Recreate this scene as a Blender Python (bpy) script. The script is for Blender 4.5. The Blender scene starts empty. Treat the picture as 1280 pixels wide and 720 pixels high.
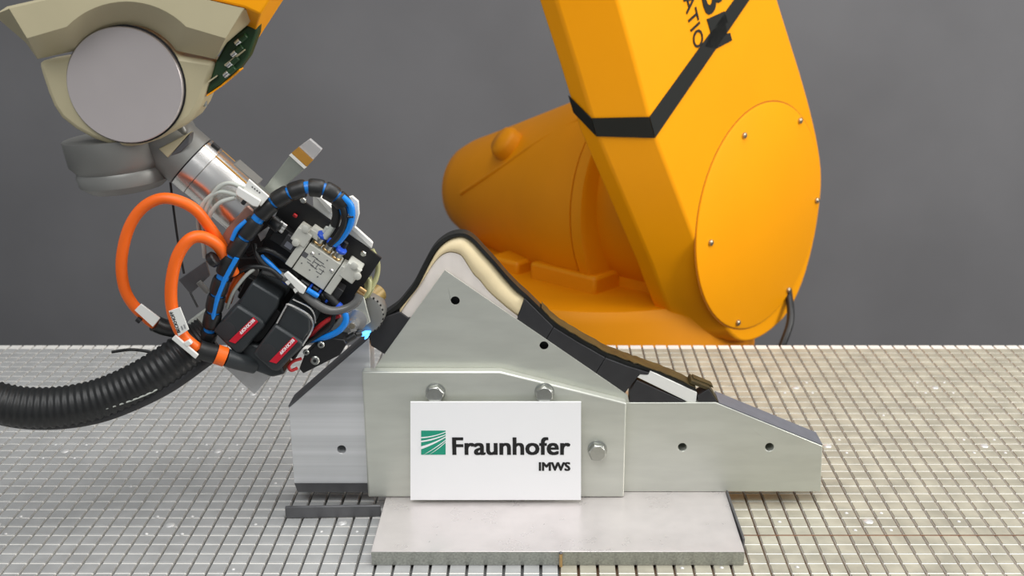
import bpy, math, random
from mathutils import Vector, Matrix
from mathutils.geometry import tessellate_polygon
random.seed(7)
S = bpy.context.scene
COL = S.collection

# ------------------------------------------------------------------ camera, world, lights
FPX, TH, CH, PPX = 1480.0, math.atan(455 / 1480.0), 0.796, 680.0   # focal length (px), pitch, height over table, principal x
cam = bpy.data.cameras.new('camera'); camo = bpy.data.objects.new('camera', cam); COL.objects.link(camo)
cam.sensor_width = 36; cam.lens = FPX / 1280 * 36; cam.shift_x = -(PPX - 640) / 1280
camo.location = (0, 0, CH); camo.rotation_euler = (math.pi / 2 - TH, 0, 0)
cam.dof.use_dof = True; cam.dof.focus_distance = 1.60; cam.dof.aperture_fstop = 6.5
cam.clip_start = 0.02
S.camera = camo
S.view_settings.view_transform = 'Standard'; S.view_settings.look = 'None'
S.view_settings.gamma = 1; S.view_settings.use_curve_mapping = False
S.view_settings.exposure = 0.12
W = bpy.data.worlds.new('world'); S.world = W; W.use_nodes = True
W.node_tree.nodes['Background'].inputs[0].default_value = (0.93, 0.96, 1.0, 1)
W.node_tree.nodes['Background'].inputs[1].default_value = 0.31

def area(name, loc, target, size, power, col=(1, 1, 1)):
    l = bpy.data.lights.new(name, 'AREA'); l.shape = 'RECTANGLE'; l.size, l.size_y = size; l.energy = power; l.color = col
    o = bpy.data.objects.new(name, l); COL.objects.link(o); o.location = loc
    o.rotation_euler = (Vector(target) - Vector(loc)).to_track_quat('-Z', 'Y').to_euler()
    return o
area('ceiling_light', (0.5, 1.5, 2.6), (0.3, 1.6, 0), (2.4, 1.6), 47)
area('window_light', (3.2, 1.25, 1.7), (0.3, 2.2, 0.2), (1.6, 1.8), 86, (1, .97, .93))
area('hall_light', (-0.5, -0.1, 2.1), (0, 1.5, 0.15), (1.6, 1.0), 24)

# ------------------------------------------------------------------ pixel -> place (on a plane at a real distance)
def ray(px, py):
    x, y = (px - PPX) / FPX, (py - 360) / FPX
    c, s = math.cos(TH), math.sin(TH)
    return Vector((x, c - y * s, -s - y * c))
CAM = Vector((0, 0, CH))
def at(px, py, Y):
    d = ray(px, py); return CAM + d * (Y / d.y)
def onz(px, py, z=0.0):
    d = ray(px, py); return CAM + d * ((z - CH) / d.z)
def onplane(px, py, p0, n):
    d = ray(px, py); return CAM + d * ((p0 - CAM).dot(n) / d.dot(n))

# ------------------------------------------------------------------ materials
def s2l(c):
    return tuple(((v / 255) / 12.92 if v / 255 <= .04045 else ((v / 255 + .055) / 1.055) ** 2.4) for v in c) + (1,)
MATS = {}
def mat(name, rgb, metal=0.0, rough=0.5, var=0.0, vscale=30, stretch=(1, 1, 1), bump=0.0, bscale=300, emit=None, estr=0, alpha=None, coat=0, trans=0, rgb2=None, rvar=0.0):
    m = bpy.data.materials.new(name); m.use_nodes = True; nt = m.node_tree; b = nt.nodes['Principled BSDF']
    base = s2l(rgb)
    b.inputs['Base Color'].default_value = base; b.inputs['Metallic'].default_value = metal; b.inputs['Roughness'].default_value = rough
    if name.startswith('robot'): b.inputs['Specular IOR Level'].default_value = .25
    if coat: b.inputs['Coat Weight'].default_value = coat; b.inputs['Coat Roughness'].default_value = .2
    if trans: b.inputs['Transmission Weight'].default_value = trans
    if alpha is not None: b.inputs['Alpha'].default_value = alpha
    if emit: b.inputs['Emission Color'].default_value = s2l(emit); b.inputs['Emission Strength'].default_value = estr
    tc = nt.nodes.new('ShaderNodeTexCoord'); mp = nt.nodes.new('ShaderNodeMapping'); mp.inputs['Scale'].default_value = stretch
    geo = nt.nodes.new('ShaderNodeNewGeometry')
    nt.links.new(geo.outputs['Position'], mp.inputs[0])
    if var or rvar:
        n = nt.nodes.new('ShaderNodeTexNoise'); n.inputs['Scale'].default_value = vscale; n.inputs['Detail'].default_value = 5
        nt.links.new(mp.outputs[0], n.inputs[0])
        if var:
            r = nt.nodes.new('ShaderNodeValToRGB'); c2 = s2l(rgb2) if rgb2 else tuple(v * (1 - var) for v in base[:3]) + (1,)
            r.color_ramp.elements[0].position = .35; r.color_ramp.elements[1].position = .65
            r.color_ramp.elements[0].color = c2; r.color_ramp.elements[1].color = base if rgb2 else tuple(min(1, v * (1 + var * .5)) for v in base[:3]) + (1,)
            nt.links.new(n.outputs[0], r.inputs[0]); nt.links.new(r.outputs[0], b.inputs['Base Color'])
        if rvar:
            mr = nt.nodes.new('ShaderNodeMapRange'); mr.inputs[3].default_value = rough - rvar; mr.inputs[4].default_value = rough + rvar
            nt.links.new(n.outputs[0], mr.inputs[0]); nt.links.new(mr.outputs[0], b.inputs['Roughness'])
    if bump:
        n2 = nt.nodes.new('ShaderNodeTexNoise'); n2.inputs['Scale'].default_value = bscale; n2.inputs['Detail'].default_value = 3
        nt.links.new(mp.outputs[0], n2.inputs[0])
        bp = nt.nodes.new('ShaderNodeBump'); bp.inputs['Strength'].default_value = bump; bp.inputs['Distance'].default_value = .001
        nt.links.new(n2.outputs[0], bp.inputs['Height']); nt.links.new(bp.outputs[0], b.inputs['Normal'])
    MATS[name] = m; return m
M_wall = mat('wall_paint', (124, 124, 126), 0, .85, .10, 1.6)
M_floor = mat('floor_concrete', (96, 96, 98), 0, .8, .15, 4)
M_padg = mat('pad_grey', (172, 173, 172), .15, .5, .10, 25, bump=.1, bscale=700)
M_padw = mat('pad_warm', (176, 172, 155), .15, .5, .2, 22, bump=.1, bscale=700)
M_rail = mat('rail_highlight', (238, 236, 230), .1, .45, .05, 40)  # near-white rail tone paints the lit lips of the row grooves
M_slotg = mat('slot_grey', (92, 92, 92), .1, .7, .2, 15)
M_slotw = mat('slot_rusty', (118, 104, 88), .1, .7, .5, 9, rgb2=(84, 58, 36))
M_plug = mat('plug_metal', (206, 206, 204), .3, .4)
M_alu = mat('milled_aluminium', (206, 208, 198), .5, .36, .05, 14, (1, 1, 5), .05, 500, rvar=.06)
M_alub = mat('base_aluminium', (214, 208, 206), .45, .30, .06, 26, (1, 1, 1), .06, 260, rvar=.1)
M_alul = mat('polished_aluminium', (222, 223, 224), .4, .22, .14, 9, (.1, 1, 9))  # stretched noise bands stand in for table rows mirrored in the left block
M_edge = mat('sawn_edge', (176, 178, 170), .7, .45, .22, 330, (1, 1, 1.1), .3, 420)
M_steel = mat('dark_steel', (112, 112, 114), .6, .45, .12, 40)
M_slate = mat('slate_anodised', (128, 130, 138), .5, .5, .08, 60)
M_zinc = mat('zinc_bolt', (182, 184, 178), .95, .3, .06, 200)
M_chrome = mat('chrome', (228, 226, 222), 1, .27)
M_beige = mat('silicone_beige', (232, 214, 172), 0, .5, .06, 30)
M_ply = mat('white_resin', (236, 228, 220), 0, .6, .06, 60, (1, 1, .3))
M_blk = mat('black_plastic', (44, 44, 46), 0, .5, .12, 60)
M_blkd = mat('deep_black', (22, 22, 23), 0, .45)
M_lam = mat('carbon_laminate', (34, 35, 32), .1, .4, .3, 40, bump=.3, bscale=250)
M_lamb = mat('olive_laminate', (70, 60, 32), .1, .45, .35, 60, bump=.3, bscale=250)
M_white = mat('white_plastic', (232, 232, 226), 0, .45)
M_sign = mat('sign_white', (253, 253, 253), 0, .6)
M_green = mat('logo_green', (23, 156, 125), 0, .6)
M_ink = mat('ink_black', (8, 8, 8), 0, .6)
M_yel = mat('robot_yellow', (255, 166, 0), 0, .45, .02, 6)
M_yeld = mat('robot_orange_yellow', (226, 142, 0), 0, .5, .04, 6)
M_stripe = mat('stripe_black', (8, 12, 7), 0, .65)
M_bolt = mat('screw_steel', (170, 160, 140), .9, .35)
M_olive = mat('wrist_beige', (194, 184, 150), .1, .45, .03, 20)
M_olived = mat('wrist_olive', (122, 118, 90), .1, .5, .04, 20)
M_wgrey = mat('wrist_grey', (136, 136, 132), .35, .42, .05, 15)
M_disc = mat('brushed_disc', (206, 198, 196), .55, .42, .05, 8)
M_grn = mat('dark_green', (28, 62, 28), 0, .5, .2, 50)
M_orange = mat('orange_cable', (250, 108, 22), 0, .42)
M_blue = mat('blue_tube', (20, 132, 226), 0, .35)
M_gtube = mat('grey_cable', (186, 190, 182), 0, .45)
M_rub = mat('black_rubber', (30, 31, 31), 0, .42)
M_motor = mat('motor_anthracite', (50, 54, 56), .1, .42, .05, 60)
M_red = mat('red_stripe', (200, 20, 44), 0, .45)
M_copper = mat('copper_band', (168, 128, 112), .6, .4, .2, 40)
M_brass = mat('brass', (204, 170, 120), .9, .3)
M_kap = mat('kapton', (190, 140, 60), .2, .4)
M_clear = mat('clear_tube', (200, 200, 150), 0, .2, alpha=.75)
M_glass = mat('clear_tape', (200, 200, 200), 0, .2, alpha=.6)
M_flame = mat('blue_flame', (90, 180, 255), 0, .5, emit=(80, 170, 255), estr=2.0)
M_valve = mat('valve_grey', (196, 196, 186), .1, .5, .04, 60)
M_tape = mat('tape_bar', (150, 156, 148), .4, .4, .06, 30)
M_blued = mat('blue_collar', (36, 84, 200), 0, .35)
M_hose = mat('grey_hose', (96, 96, 94), 0, .25)
M_groove = mat('groove_brown', (176, 104, 0), 0, .6)
M_amber = mat('amber_roller', (158, 132, 74), .1, .4)
M_rust = mat('rust_brown', (128, 88, 62), 0, .8, .3, 30)
M_redw = mat('red_wire', (196, 40, 44), 0, .45)

# ------------------------------------------------------------------ object helpers
WL = {}
def link(o, parent, w):
    COL.objects.link(o); WL[o.name] = Vector(w)
    if parent is not None:
        o.parent = parent; o.location = Vector(w) - WL[parent.name]
    else: o.location = w
    return o
def thing(name, label, cat, loc, group=None):
    o = bpy.data.objects.new(name, None); o.empty_display_size = .02
    link(o, None, loc); o['label'] = label; o['category'] = cat
    if group: o['group'] = group
    return o
def tag(o, label, cat=None, group=None):
    o['label'] = label
    if cat: o['category'] = cat
    if group: o['group'] = group
    return o
def obj(name, verts, faces, m, parent=None, smooth=True, bevel=0, seg=2, sharp=32):
    verts = [Vector(v) for v in verts]
    c = sum(verts, Vector()) / len(verts)
    me = bpy.data.meshes.new(name); me.from_pydata([v - c for v in verts], [], faces)
    import bmesh
    bm = bmesh.new(); bm.from_mesh(me); bmesh.ops.recalc_face_normals(bm, faces=bm.faces); bm.to_mesh(me); bm.free()
    if smooth:
        me.shade_smooth(); me.set_sharp_from_angle(angle=math.radians(sharp))
    if m: me.materials.append(m)
    o = bpy.data.objects.new(name, me); link(o, parent, c)
    if bevel:
        b = o.modifiers.new('bevel', 'BEVEL'); b.width = bevel; b.segments = seg; b.limit_method = 'ANGLE'; b.angle_limit = math.radians(30)
        b.harden_normals = False
    return o
def prism3(name, outer, d, m, parent=None, holes=(), bevel=0, **k):
    """outer: coplanar 3D points, swept along d; holes: loops of 3D points"""
    loops = [[Vector(p) for p in outer]] + [[Vector(p) for p in h] for h in holes]
    d = Vector(d); flat = [p for l in loops for p in l]; n = len(flat)
    tris = tessellate_polygon(loops)
    if not holes: caps = [tuple(range(n))]
    else: caps = [tuple(t) for t in tris]
    faces = list(caps) + [tuple(i + n for i in reversed(c)) for c in caps]
    o = 0
    for l in loops:
        q = len(l)
        for i in range(q):
            a, b = o + i, o + (i + 1) % q
            faces.append((a, a + n, b + n, b))
        o += q
    return obj(name, flat + [p + d for p in flat], faces, m, parent, bevel=bevel, **k)
def circle_px(px, py, Y, r, n=20):
    c = at(px, py, Y)
    return [c + Vector((r * math.cos(t), 0, r * math.sin(t))) for t in [2 * math.pi * i / n for i in range(n)]]
def slab(name, pts, Y0, Y1, m, parent=None, holes=(), bevel=0, **k):
    """outline seen at depth Y0, a straight solid back to depth Y1"""
    return prism3(name, [at(x, y, Y0) for x, y in pts], (0, Y1 - Y0, 0), m, parent, holes, bevel, **k)
def xz(name, pts, Y0, Y1, m, parent=None, holes=(), bevel=0, **k):
    return prism3(name, [(x, Y0, z) for x, z in pts], (0, Y1 - Y0, 0), m, parent, holes, bevel, **k)
def loft(name, loops, m, parent=None, cap=True, **k):
    n = len(loops[0]); v = [p for l in loops for p in l]; f = []
    for j in range(len(loops) - 1):
        for i in range(n):
            a, b = j * n + i, j * n + (i + 1) % n
            f.append((a, b, b + n, a + n))
    if cap: f.append(tuple(range(n))); f.append(tuple(reversed(range((len(loops) - 1) * n, len(loops) * n))))
    return obj(name, v, f, m, parent, **k)
def box(name, lo, hi, m, parent=None, bevel=0):
    x0, y0, z0 = lo; x1, y1, z1 = hi
    return prism3(name, [(x0, y0, z0), (x1, y0, z0), (x1, y1, z0), (x0, y1, z0)], (0, 0, z1 - z0), m, parent, bevel=bevel)
def frame(d):
    d = Vector(d).normalized(); a = Vector((0, 0, 1)) if abs(d.z) < .9 else Vector((1, 0, 0))
    e1 = d.cross(a).normalized(); return d, e1, d.cross(e1).normalized()
def lathe(name, p0, d, prof, m, parent=None, n=28, **k):
    """prof: (distance along d, radius)"""
    p0 = Vector(p0); d, e1, e2 = frame(d)
    loops = [[p0 + d * s + (e1 * math.cos(2 * math.pi * i / n) + e2 * math.sin(2 * math.pi * i / n)) * max(r, 1e-5) for i in range(n)] for s, r in prof]
    return loft(name, loops, m, parent, **k)
def rod(name, p0, p1, r, m, parent=None, n=16, **k):
    p0, p1 = Vector(p0), Vector(p1); L = (p1 - p0).length; c = min(r * .18, L * .2)
    return lathe(name, p0, p1 - p0, [(0, r - c), (c, r), (L - c, r), (L, r - c)], m, parent, n, **k)
def hexrod(name, p0, d, r, L, m, parent=None, rot=0):
    p0 = Vector(p0); d, e1, e2 = frame(d)
    def ring(s, rr): return [p0 + d * s + (e1 * math.cos(rot + math.pi / 3 * i) + e2 * math.sin(rot + math.pi / 3 * i)) * rr for i in range(6)]
    return loft(name, [ring(0, r), ring(L, r)], m, parent, bevel=r * .1)
def curve(pts, sub=8):
    P = [Vector(p) for p in pts]; out = []
    for i in range(len(P) - 1):
        a = P[i - 1] if i else P[0] * 2 - P[1]; b, c = P[i], P[i + 1]; e = P[i + 2] if i + 2 < len(P) else c * 2 - b
        for j in range(sub):
            t = j / sub
            out.append(.5 * (2 * b + (c - a) * t + (2 * a - 5 * b + 4 * c - e) * t * t + (3 * b - a - 3 * c + e) * t ** 3))
    return out + [P[-1]]
def sweep(name, path, rad, m, parent=None, n=12, **k):
    """rad: number or list per path point"""
    N = len(path); rr = rad if isinstance(rad, (list, tuple)) else [rad] * N
    T = [(path[min(i + 1, N - 1)] - path[max(i - 1, 0)]).normalized() for i in range(N)]
    _, e1, _ = frame(T[0]); loops = []
    for i in range(N):
        e1 = (e1 - T[i] * e1.dot(T[i])).normalized(); e2 = T[i].cross(e1)
        loops.append([path[i] + (e1 * math.cos(2 * math.pi * q / n) + e2 * math.sin(2 * math.pi * q / n)) * rr[i] for q in range(n)])
    return loft(name, loops, m, parent, **k)
def tube(name, pts, r, m, parent=None, sub=8, n=12):
    """pts: (px, py, Y)"""
    return sweep(name, curve([at(*p) for p in pts], sub), r, m, parent, n)
def text(name, body, origin, ex, ey, size, m, parent, depth=.0004, bold=0, align='LEFT', sx=1):
    """flat lettering lying in the plane (ex, ey)"""
    cu = bpy.data.curves.new(name, 'FONT'); cu.body = body; cu.size = 1; cu.extrude = .001; cu.align_x = align; cu.resolution_u = 3
    t = bpy.data.objects.new(name, cu); COL.objects.link(t)
    dg = bpy.context.evaluated_depsgraph_get(); me = bpy.data.meshes.new_from_object(t.evaluated_get(dg))
    bpy.data.objects.remove(t)
    ex, ey = Vector(ex).normalized(), Vector(ey).normalized(); ez = ex.cross(ey)
    o0 = Vector(origin)
    vs, fs = [], []
    sh = [(0, 0)] if not bold else [(bold * a, bold * b) for a, b in ((-1, -.5), (1, -.5), (-1, .5), (1, .5), (-.35, 0), (.35, 0))]
    for k_, (ax_, ay_) in enumerate(sh):
        b0 = len(vs); dk = depth * (1 + .02 * k_)
        vs += [o0 + ex * ((v.co.x + ax_) * size * sx) + ey * ((v.co.y + ay_) * size) + ez * (dk if v.co.z > 0 else 0) for v in me.vertices]
        fs += [tuple(i + b0 for i in p.vertices) for p in me.polygons]
    return obj(name, vs, fs, m, parent, smooth=False)
def dup(o, parent, w):
    c = o.copy(); return link(c, parent, w)
def struct(o): o['kind'] = 'structure'; return o

# ------------------------------------------------------------------ the room
struct(obj('wall_back', [(-6, 4.4, -.9), (6, 4.4, -.9), (6, 4.4, 4), (-6, 4.4, 4), (-6, 4.5, -.9), (6, 4.5, -.9), (6, 4.5, 4), (-6, 4.5, 4)],
    [(0, 1, 2, 3), (4, 5, 6, 7), (0, 1, 5, 4), (2, 3, 7, 6), (0, 3, 7, 4), (1, 2, 6, 5)], M_wall, smooth=False))
struct(box('floor', (-6, -2, -.95), (6, 4.4, -.9), M_floor))

# ------------------------------------------------------------------ slotted table
TY0, TY1, TX0, TX1 = 1.120, 2.207, -1.20, 1.16
table = thing('grid_table', 'pale metal worktable milled into a grid of small square pads', 'table', (0, 1.65, -.9))
box('table_slab', (TX0, TY0, -.06), (0.0197, TY1, -.006), M_slotg, table)
box('table_slab', (0.0197, TY0, -.06), (TX1, TY1, -.006), M_slotw, table)
for x in (TX0 + .06, TX1 - .12):
    for y in (TY0 + .03, TY1 - .09):
        box('leg', (x, y, -.9), (x + .06, y + .06, -.06), M_steel, table)
def pad_mesh(name, w, l, m):
    h, c = .0016, .0005
    v = []
    for z, i in ((-h, 0), (-c, 0), (0, c)):
        a, b = w / 2 - i, l / 2 - i
        v += [(-a, -b, z), (a, -b, z), (a, b, z), (-a, b, z)]
    f = [(8, 9, 10, 11)]
    for j in (0, 4):
        for i in range(4): f.append((j + i, j + (i + 1) % 4, j + 4 + (i + 1) % 4, j + 4 + i))
    me = bpy.data.meshes.new(name); me.from_pydata(v, [], f); me.materials.append(m); return me, v, f
PL, PR, PYS = .02388, .02480, .02472
SLOT, GRV = .0040, .0043
xs = []   # (centre, pitch, right?)
i = 0
while .0197 - PL * (i + .5) > TX0 + .012: xs.append((.0197 - PL * (i + .5), PL, False)); i += 1
i = 0
while .0197 + PR * (i + .5) < TX1 - .012: xs.append((.0197 + PR * (i + .5), PR, True)); i += 1
ys = []; k = -9
while 1.3450 + PYS * (k + .5) < TY1 - .01: ys.append(1.3450 + PYS * (k + .5)); k += 1
mL = pad_mesh('pad', PL - SLOT, PYS - GRV, M_padg); mR = pad_mesh('pad', PR - SLOT, PYS - GRV, M_padw)
def rail_mesh(p, m):
    o = box('rail', (-(p - SLOT) / 2, TY0, -.006), ((p - SLOT) / 2, TY1, -.0014), m, table); me = o.data
    w = o.location.copy(); COL.objects.unlink(o); bpy.data.objects.remove(o); return me
rl = rail_mesh(PL, M_rail)
for x, p, right in xs:
    if not right:
        o = bpy.data.objects.new('rail', rl)
    else:
        if 'rr' not in globals(): rr = rail_mesh(PR, M_rail)
        o = bpy.data.objects.new('rail', rr)
    link(o, table, (x, (TY0 + TY1) / 2, -.0037))
def project(p):
    x, y, z = p[0], p[1], p[2] - CH; c, s = math.cos(TH), math.sin(TH); f = y * c - z * s
    return PPX + FPX * x / f, 360 - FPX * (y * s + z * c) / f
cells = [(x, y, r) for y in ys for x, p, r in xs]
def shown(c):
    u, v = project((c[0], c[1], 0))
    if not (-5 < u < 1285 and v < 722): return False
    if -.215 < c[0] < .25 and 1.37 < c[1] < 1.60: return False
    return True
near = [c for c in cells if shown(c)][:300]; nearset = set(near)
for x, y, r in near:
    o = bpy.data.objects.new('pad', (mR if r else mL)[0]); link(o, table, (x, y, 0))
for side in (False, True):
    me, v, f = mR if side else mL; V = []; Fc = []
    for c in cells:
        if c in nearset or c[2] != side: continue
        b = len(V); V += [(c[0] + a[0], c[1] + a[1], a[2]) for a in v]; Fc += [tuple(q + b for q in t) for t in f]
    o = obj('pad_field', V, Fc, M_padw if side else M_padg, table, smooth=False); o['kind'] = 'stuff'
box('panel_seam', (.0197, 1.4439 - .0009, -.0014), (TX1, 1.4439 + .0009, -.0006), M_rust, table)
# domed screws and plugs pressed into the pads
def dome(name, x, y, r, h):
    return lathe(name, (x, y, -.0005), (0, 0, 1), [(0, r), (h * .35, r * .93), (h * .75, r * .6), (h, r * .1)], M_plug, table, 14, sharp=80)
for cx, cy in ((-.519, 1.472), (-.281, 1.478), (.452, 1.482), (-.516, 1.712), (.452, 1.731), (-.760, 1.472), (-.757, 1.712), (.702, 1.482), (.702, 1.731), (.20, 1.731), (-.516, 1.95), (.2, 1.98), (.452, 1.98), (.702, 1.98)):
    dome('plug', cx, cy, .0075 if cy < 1.6 else .007, .0026)
    for sx in (-1, 1):
        for sy in (-1, 1): dome('dome_screw', cx + sx * .0245, cy + sy * .0247, .0030, .002)
for cx, cy in ((-.4015, 1.354), (-.4005, 1.474), (-.4, 1.600), (.328, 1.481), (.328, 1.3596), (.1785, 1.357), (.2298, 1.358), (.575, 1.855), (-.611, 1.709), (-.612, 1.5895), (.578, 1.482)):
    dome('dome_screw', cx, cy, .0030, .002)

# ------------------------------------------------------------------ fixture
YA, YB = 1.5146, 1.5319
fx = thing('layup_fixture', 'silver aluminium fixture of bolted plates carrying a curved hump-shaped mould', 'fixture', (.02, 1.53, 0))
bp = box('base_plate', (-.224, 1.364, 0), (.2595, 1.600, .020), M_alub, fx, bevel=.0006)
obj('sawn_edge', [(-.2236, 1.3637, .0007), (.2591, 1.3637, .0007), (.2591, 1.3637, .0193), (-.2236, 1.3637, .0193), (-.2236, 1.365, .0007), (.2591, 1.365, .0007), (.2591, 1.365, .0193), (-.2236, 1.365, .0193)],
    [(0, 1, 2, 3), (0, 1, 5, 4), (2, 3, 7, 6), (1, 2, 6, 5), (0, 3, 7, 4), (4, 5, 6, 7)], M_edge, bp, smooth=False)
def hole(x, z, Y, r, n=20): return [(x + r * math.cos(2 * math.pi * i / n), Y, z + r * math.sin(2 * math.pi * i / n)) for i in range(n)]
# front plate
A = xz('front_plate', [(-.2490, .0205), (.1132, .0205), (.1137, .1641), (-.0602, .2105), (-.2494, .2105)], YA, YB - .0002, M_alu, fx, bevel=.0022)
# rear plates
xz('right_block', [(.1142, .0205), (.3955, .0205), (.3930, .0915), (.2399, .1575), (.0, .1575), (.0, .0205)], YB, YB + .045, M_alu, fx,
   holes=[hole(.1954, .0899, YB, .0062), hole(.3185, .0899, YB, .0062)], bevel=.0008)
# dark sloping cap along the right block
sl = Vector((.3930 - .2399, 0, .0915 - .1575)).normalized(); nn = Vector((-sl.z, 0, sl.x))
def capq(a, b, t0, t1, y0, y1, name, m):
    p = [Vector((a[0], y0, a[1])) + nn * t0, Vector((b[0], y0, b[1])) + nn * t0, Vector((b[0], y0, b[1])) + nn * t1, Vector((a[0], y0, a[1])) + nn * t1]
    return prism3(name, p, (0, y1 - y0, 0), m, fx)
capq((.2440, .1558), (.3932, .0915), .0002, .0014, YB + .002, YB + .045, 'slope_cap', M_slate)
# peaked plate
xz('peak_plate', [(-.2380, .195), (.1142, .150), (.1190, .1570), (.1165, .1685), (-.1337, .3500), (-.2330, .2110)], YB + .0003, YB + .0029, M_alu, fx,
   holes=[hole(-.1206, .3069, YB + .0003, .0062), hole(0, .2422, YB + .0003, .0062)], bevel=.0008)
# left block, polished, standing proud behind the front plate
D0 = YB + .0003
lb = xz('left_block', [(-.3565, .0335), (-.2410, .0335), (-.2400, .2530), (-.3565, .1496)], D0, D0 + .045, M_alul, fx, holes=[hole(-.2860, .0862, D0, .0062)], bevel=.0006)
obj('lower_shade_strip', [(-.3560, D0 + .0003, .0335), (-.2410, D0 + .0003, .0335), (-.2410, D0 + .0035, .0180), (-.3530, D0 + .0035, .0180), (-.3560, D0 + .044, .0335), (-.2410, D0 + .044, .0335), (-.2410, D0 + .044, .0180), (-.3520, D0 + .044, .0180)],
    [(0, 1, 2, 3), (4, 5, 6, 7), (0, 1, 5, 4), (2, 3, 7, 6), (0, 3, 7, 4), (1, 2, 6, 5)], M_steel, lb, smooth=False)  # darker strip paints the shade along the foot of the left block
sv = Vector((.1165, 0, .1034)).normalized(); sn = Vector((-sv.z, 0, sv.x))
pa, pb = Vector((-.3566, D0, .1496)), Vector((-.2402, D0, .2529))
prism3('sloped_edge', [pa + Vector((0, .002, 0)) + sn * .0002, pb + Vector((0, .002, 0)) + sn * .0002, pb + Vector((0, .002, 0)) + sn * .002, pa + Vector((0, .002, 0)) + sn * .002], (0, .043, 0), M_steel, lb)
# black backing added behind the bolt holes to paint their inner shade
xz('hole_shade_backing', [(-.205, .10), (.08, .10), (.095, .178), (.02, .2395), (-.1337, .338), (-.215, .222)], YB + .013, YB + .040, M_blkd, fx)
box('hole_shade_backing', (.12, YB + .0455, .05), (.333, YB + .052, .105), M_blkd, fx)
box('hole_shade_backing', (-.31, YB + .0458, .05), (-.25, YB + .052, .12), M_blkd, fx)
# bolts
for k, (px, py) in enumerate(((544.5, 490), (680.5, 490), (746.5, 562))):
    c = at(px, py, YA)
    r = lathe('washer', c, (0, -1, 0), [(0, .0138), (.0022, .0138), (.0026, .0130)], M_zinc, fx, 28)
    b = hexrod('bolt_head', c + Vector((0, -.0026, 0)), (0, -1, 0), .0134, .0105, M_zinc, r, rot=.35 * k + .2)
    lathe('bolt_face', c + Vector((0, -.0130, 0)), (0, -1, 0), [(0, .0112), (.0006, .0106)], M_zinc, r, 24)

# --- curved mould on the peaked plate
YM = YB + .004
inner = [(500, 392), (512, 374), (527.5, 352.5), (540, 332.5), (550, 321), (560, 316), (570, 316.8), (577.5, 321), (585, 332.5), (592.5, 343.8), (600, 351), (610, 363.8), (625, 377.5), (640, 390), (647, 395)]
outer = [(499, 387), (509.5, 375), (521, 361), (532.5, 338), (545, 315), (557.5, 302.5), (570, 297), (580, 297), (590, 303.8), (602.5, 317.5), (615, 331), (630, 348.8), (645, 365), (651, 369.5), (655.5, 373)]
def smooth_px(p, sub=4): return [(v.x, v.y) for v in curve([(a, b, 0) for a, b in p], sub)]
si, so = smooth_px(inner), smooth_px(outer)
# white resin insert
slab('resin_insert', [(503, 408)] + si + [(648, 405), (556, 349)], YM + .003, YM + .026, M_ply, fx)
# beige pad: front rolls back from the inner line to the outer line
nP = len(si); V = []; F = []
prof = [(0, .0035), (.12, .0008), (.35, .0), (.65, .002), (.88, .0060), (1.0, .0115)]
for i in range(nP):
    a, b = Vector((si[i][0], si[i][1], 0)), Vector((so[i][0], so[i][1], 0))
    for t, dy in prof:
        q = a.lerp(b, t); V.append(at(q.x, q.y, YM) + Vector((0, dy, 0)))
    V.append(at(b.x, b.y, YM) + Vector((0, .026, 0))); V.append(at(a.x, a.y, YM) + Vector((0, .026, 0)))
q = len(prof) + 2
for i in range(nP - 1):
    for j in range(q): F.append((i * q + j, i * q + (j + 1) % q, (i + 1) * q + (j + 1) % q, (i + 1) * q + j))
F.append(tuple(range(q))); F.append(tuple(range((nP - 1) * q, nP * q)))
tag(obj('mould_pad', V, F, M_beige, fx, sharp=60), 'beige rounded mould pad on the peak')
# black printed support blocks along the slopes
YP = YB + .003
slab('support_block', [(499.5, 390), (509.8, 397.5), (512.5, 397), (482, 443.5), (463.5, 432), (462, 421), (464, 408), (480, 397)], YP, YP + .026, M_blk, fx, bevel=.0006)
slab('support_block', [(655.8, 373.5), (691.5, 409.0), (684.2, 421.2), (681, 427), (645, 404), (647.5, 396)], YP, YP + .026, M_blk, fx, bevel=.0005)
slab('support_block', [(692, 409.6), (722, 428), (756.3, 447.5), (747.5, 461.5), (744, 468), (681.5, 428), (684.6, 421.8)], YP, YP + .026, M_blk, fx, bevel=.0005)
slab('support_block', [(756.9, 447.8), (785, 458.5), (811, 466), (809, 468.5), (799, 467.5), (794.8, 474.5), (785.3, 486), (781, 492), (744.5, 469), (748, 462)], YP, YP + .026, M_blk, fx, bevel=.0005)
slab('wedge_block', [(796, 475.5), (861, 504.5), (786.8, 504.6), (787.5, 489)], YP - .001, YP + .026, M_blk, fx, bevel=.0005)
ws = slab('white_strip', [(796.5, 471.5), (800.5, 467.8), (810.5, 468.6), (813, 464), (871.3, 491), (870, 504), (863, 504)], YP + .001, YP + .026, M_white, fx, bevel=.0004)
slab('end_wedge', [(872, 495), (886, 486.5), (897.5, 503.8), (872.7, 504.2)], YP, YP + .026, M_blk, fx, bevel=.0004)

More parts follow.
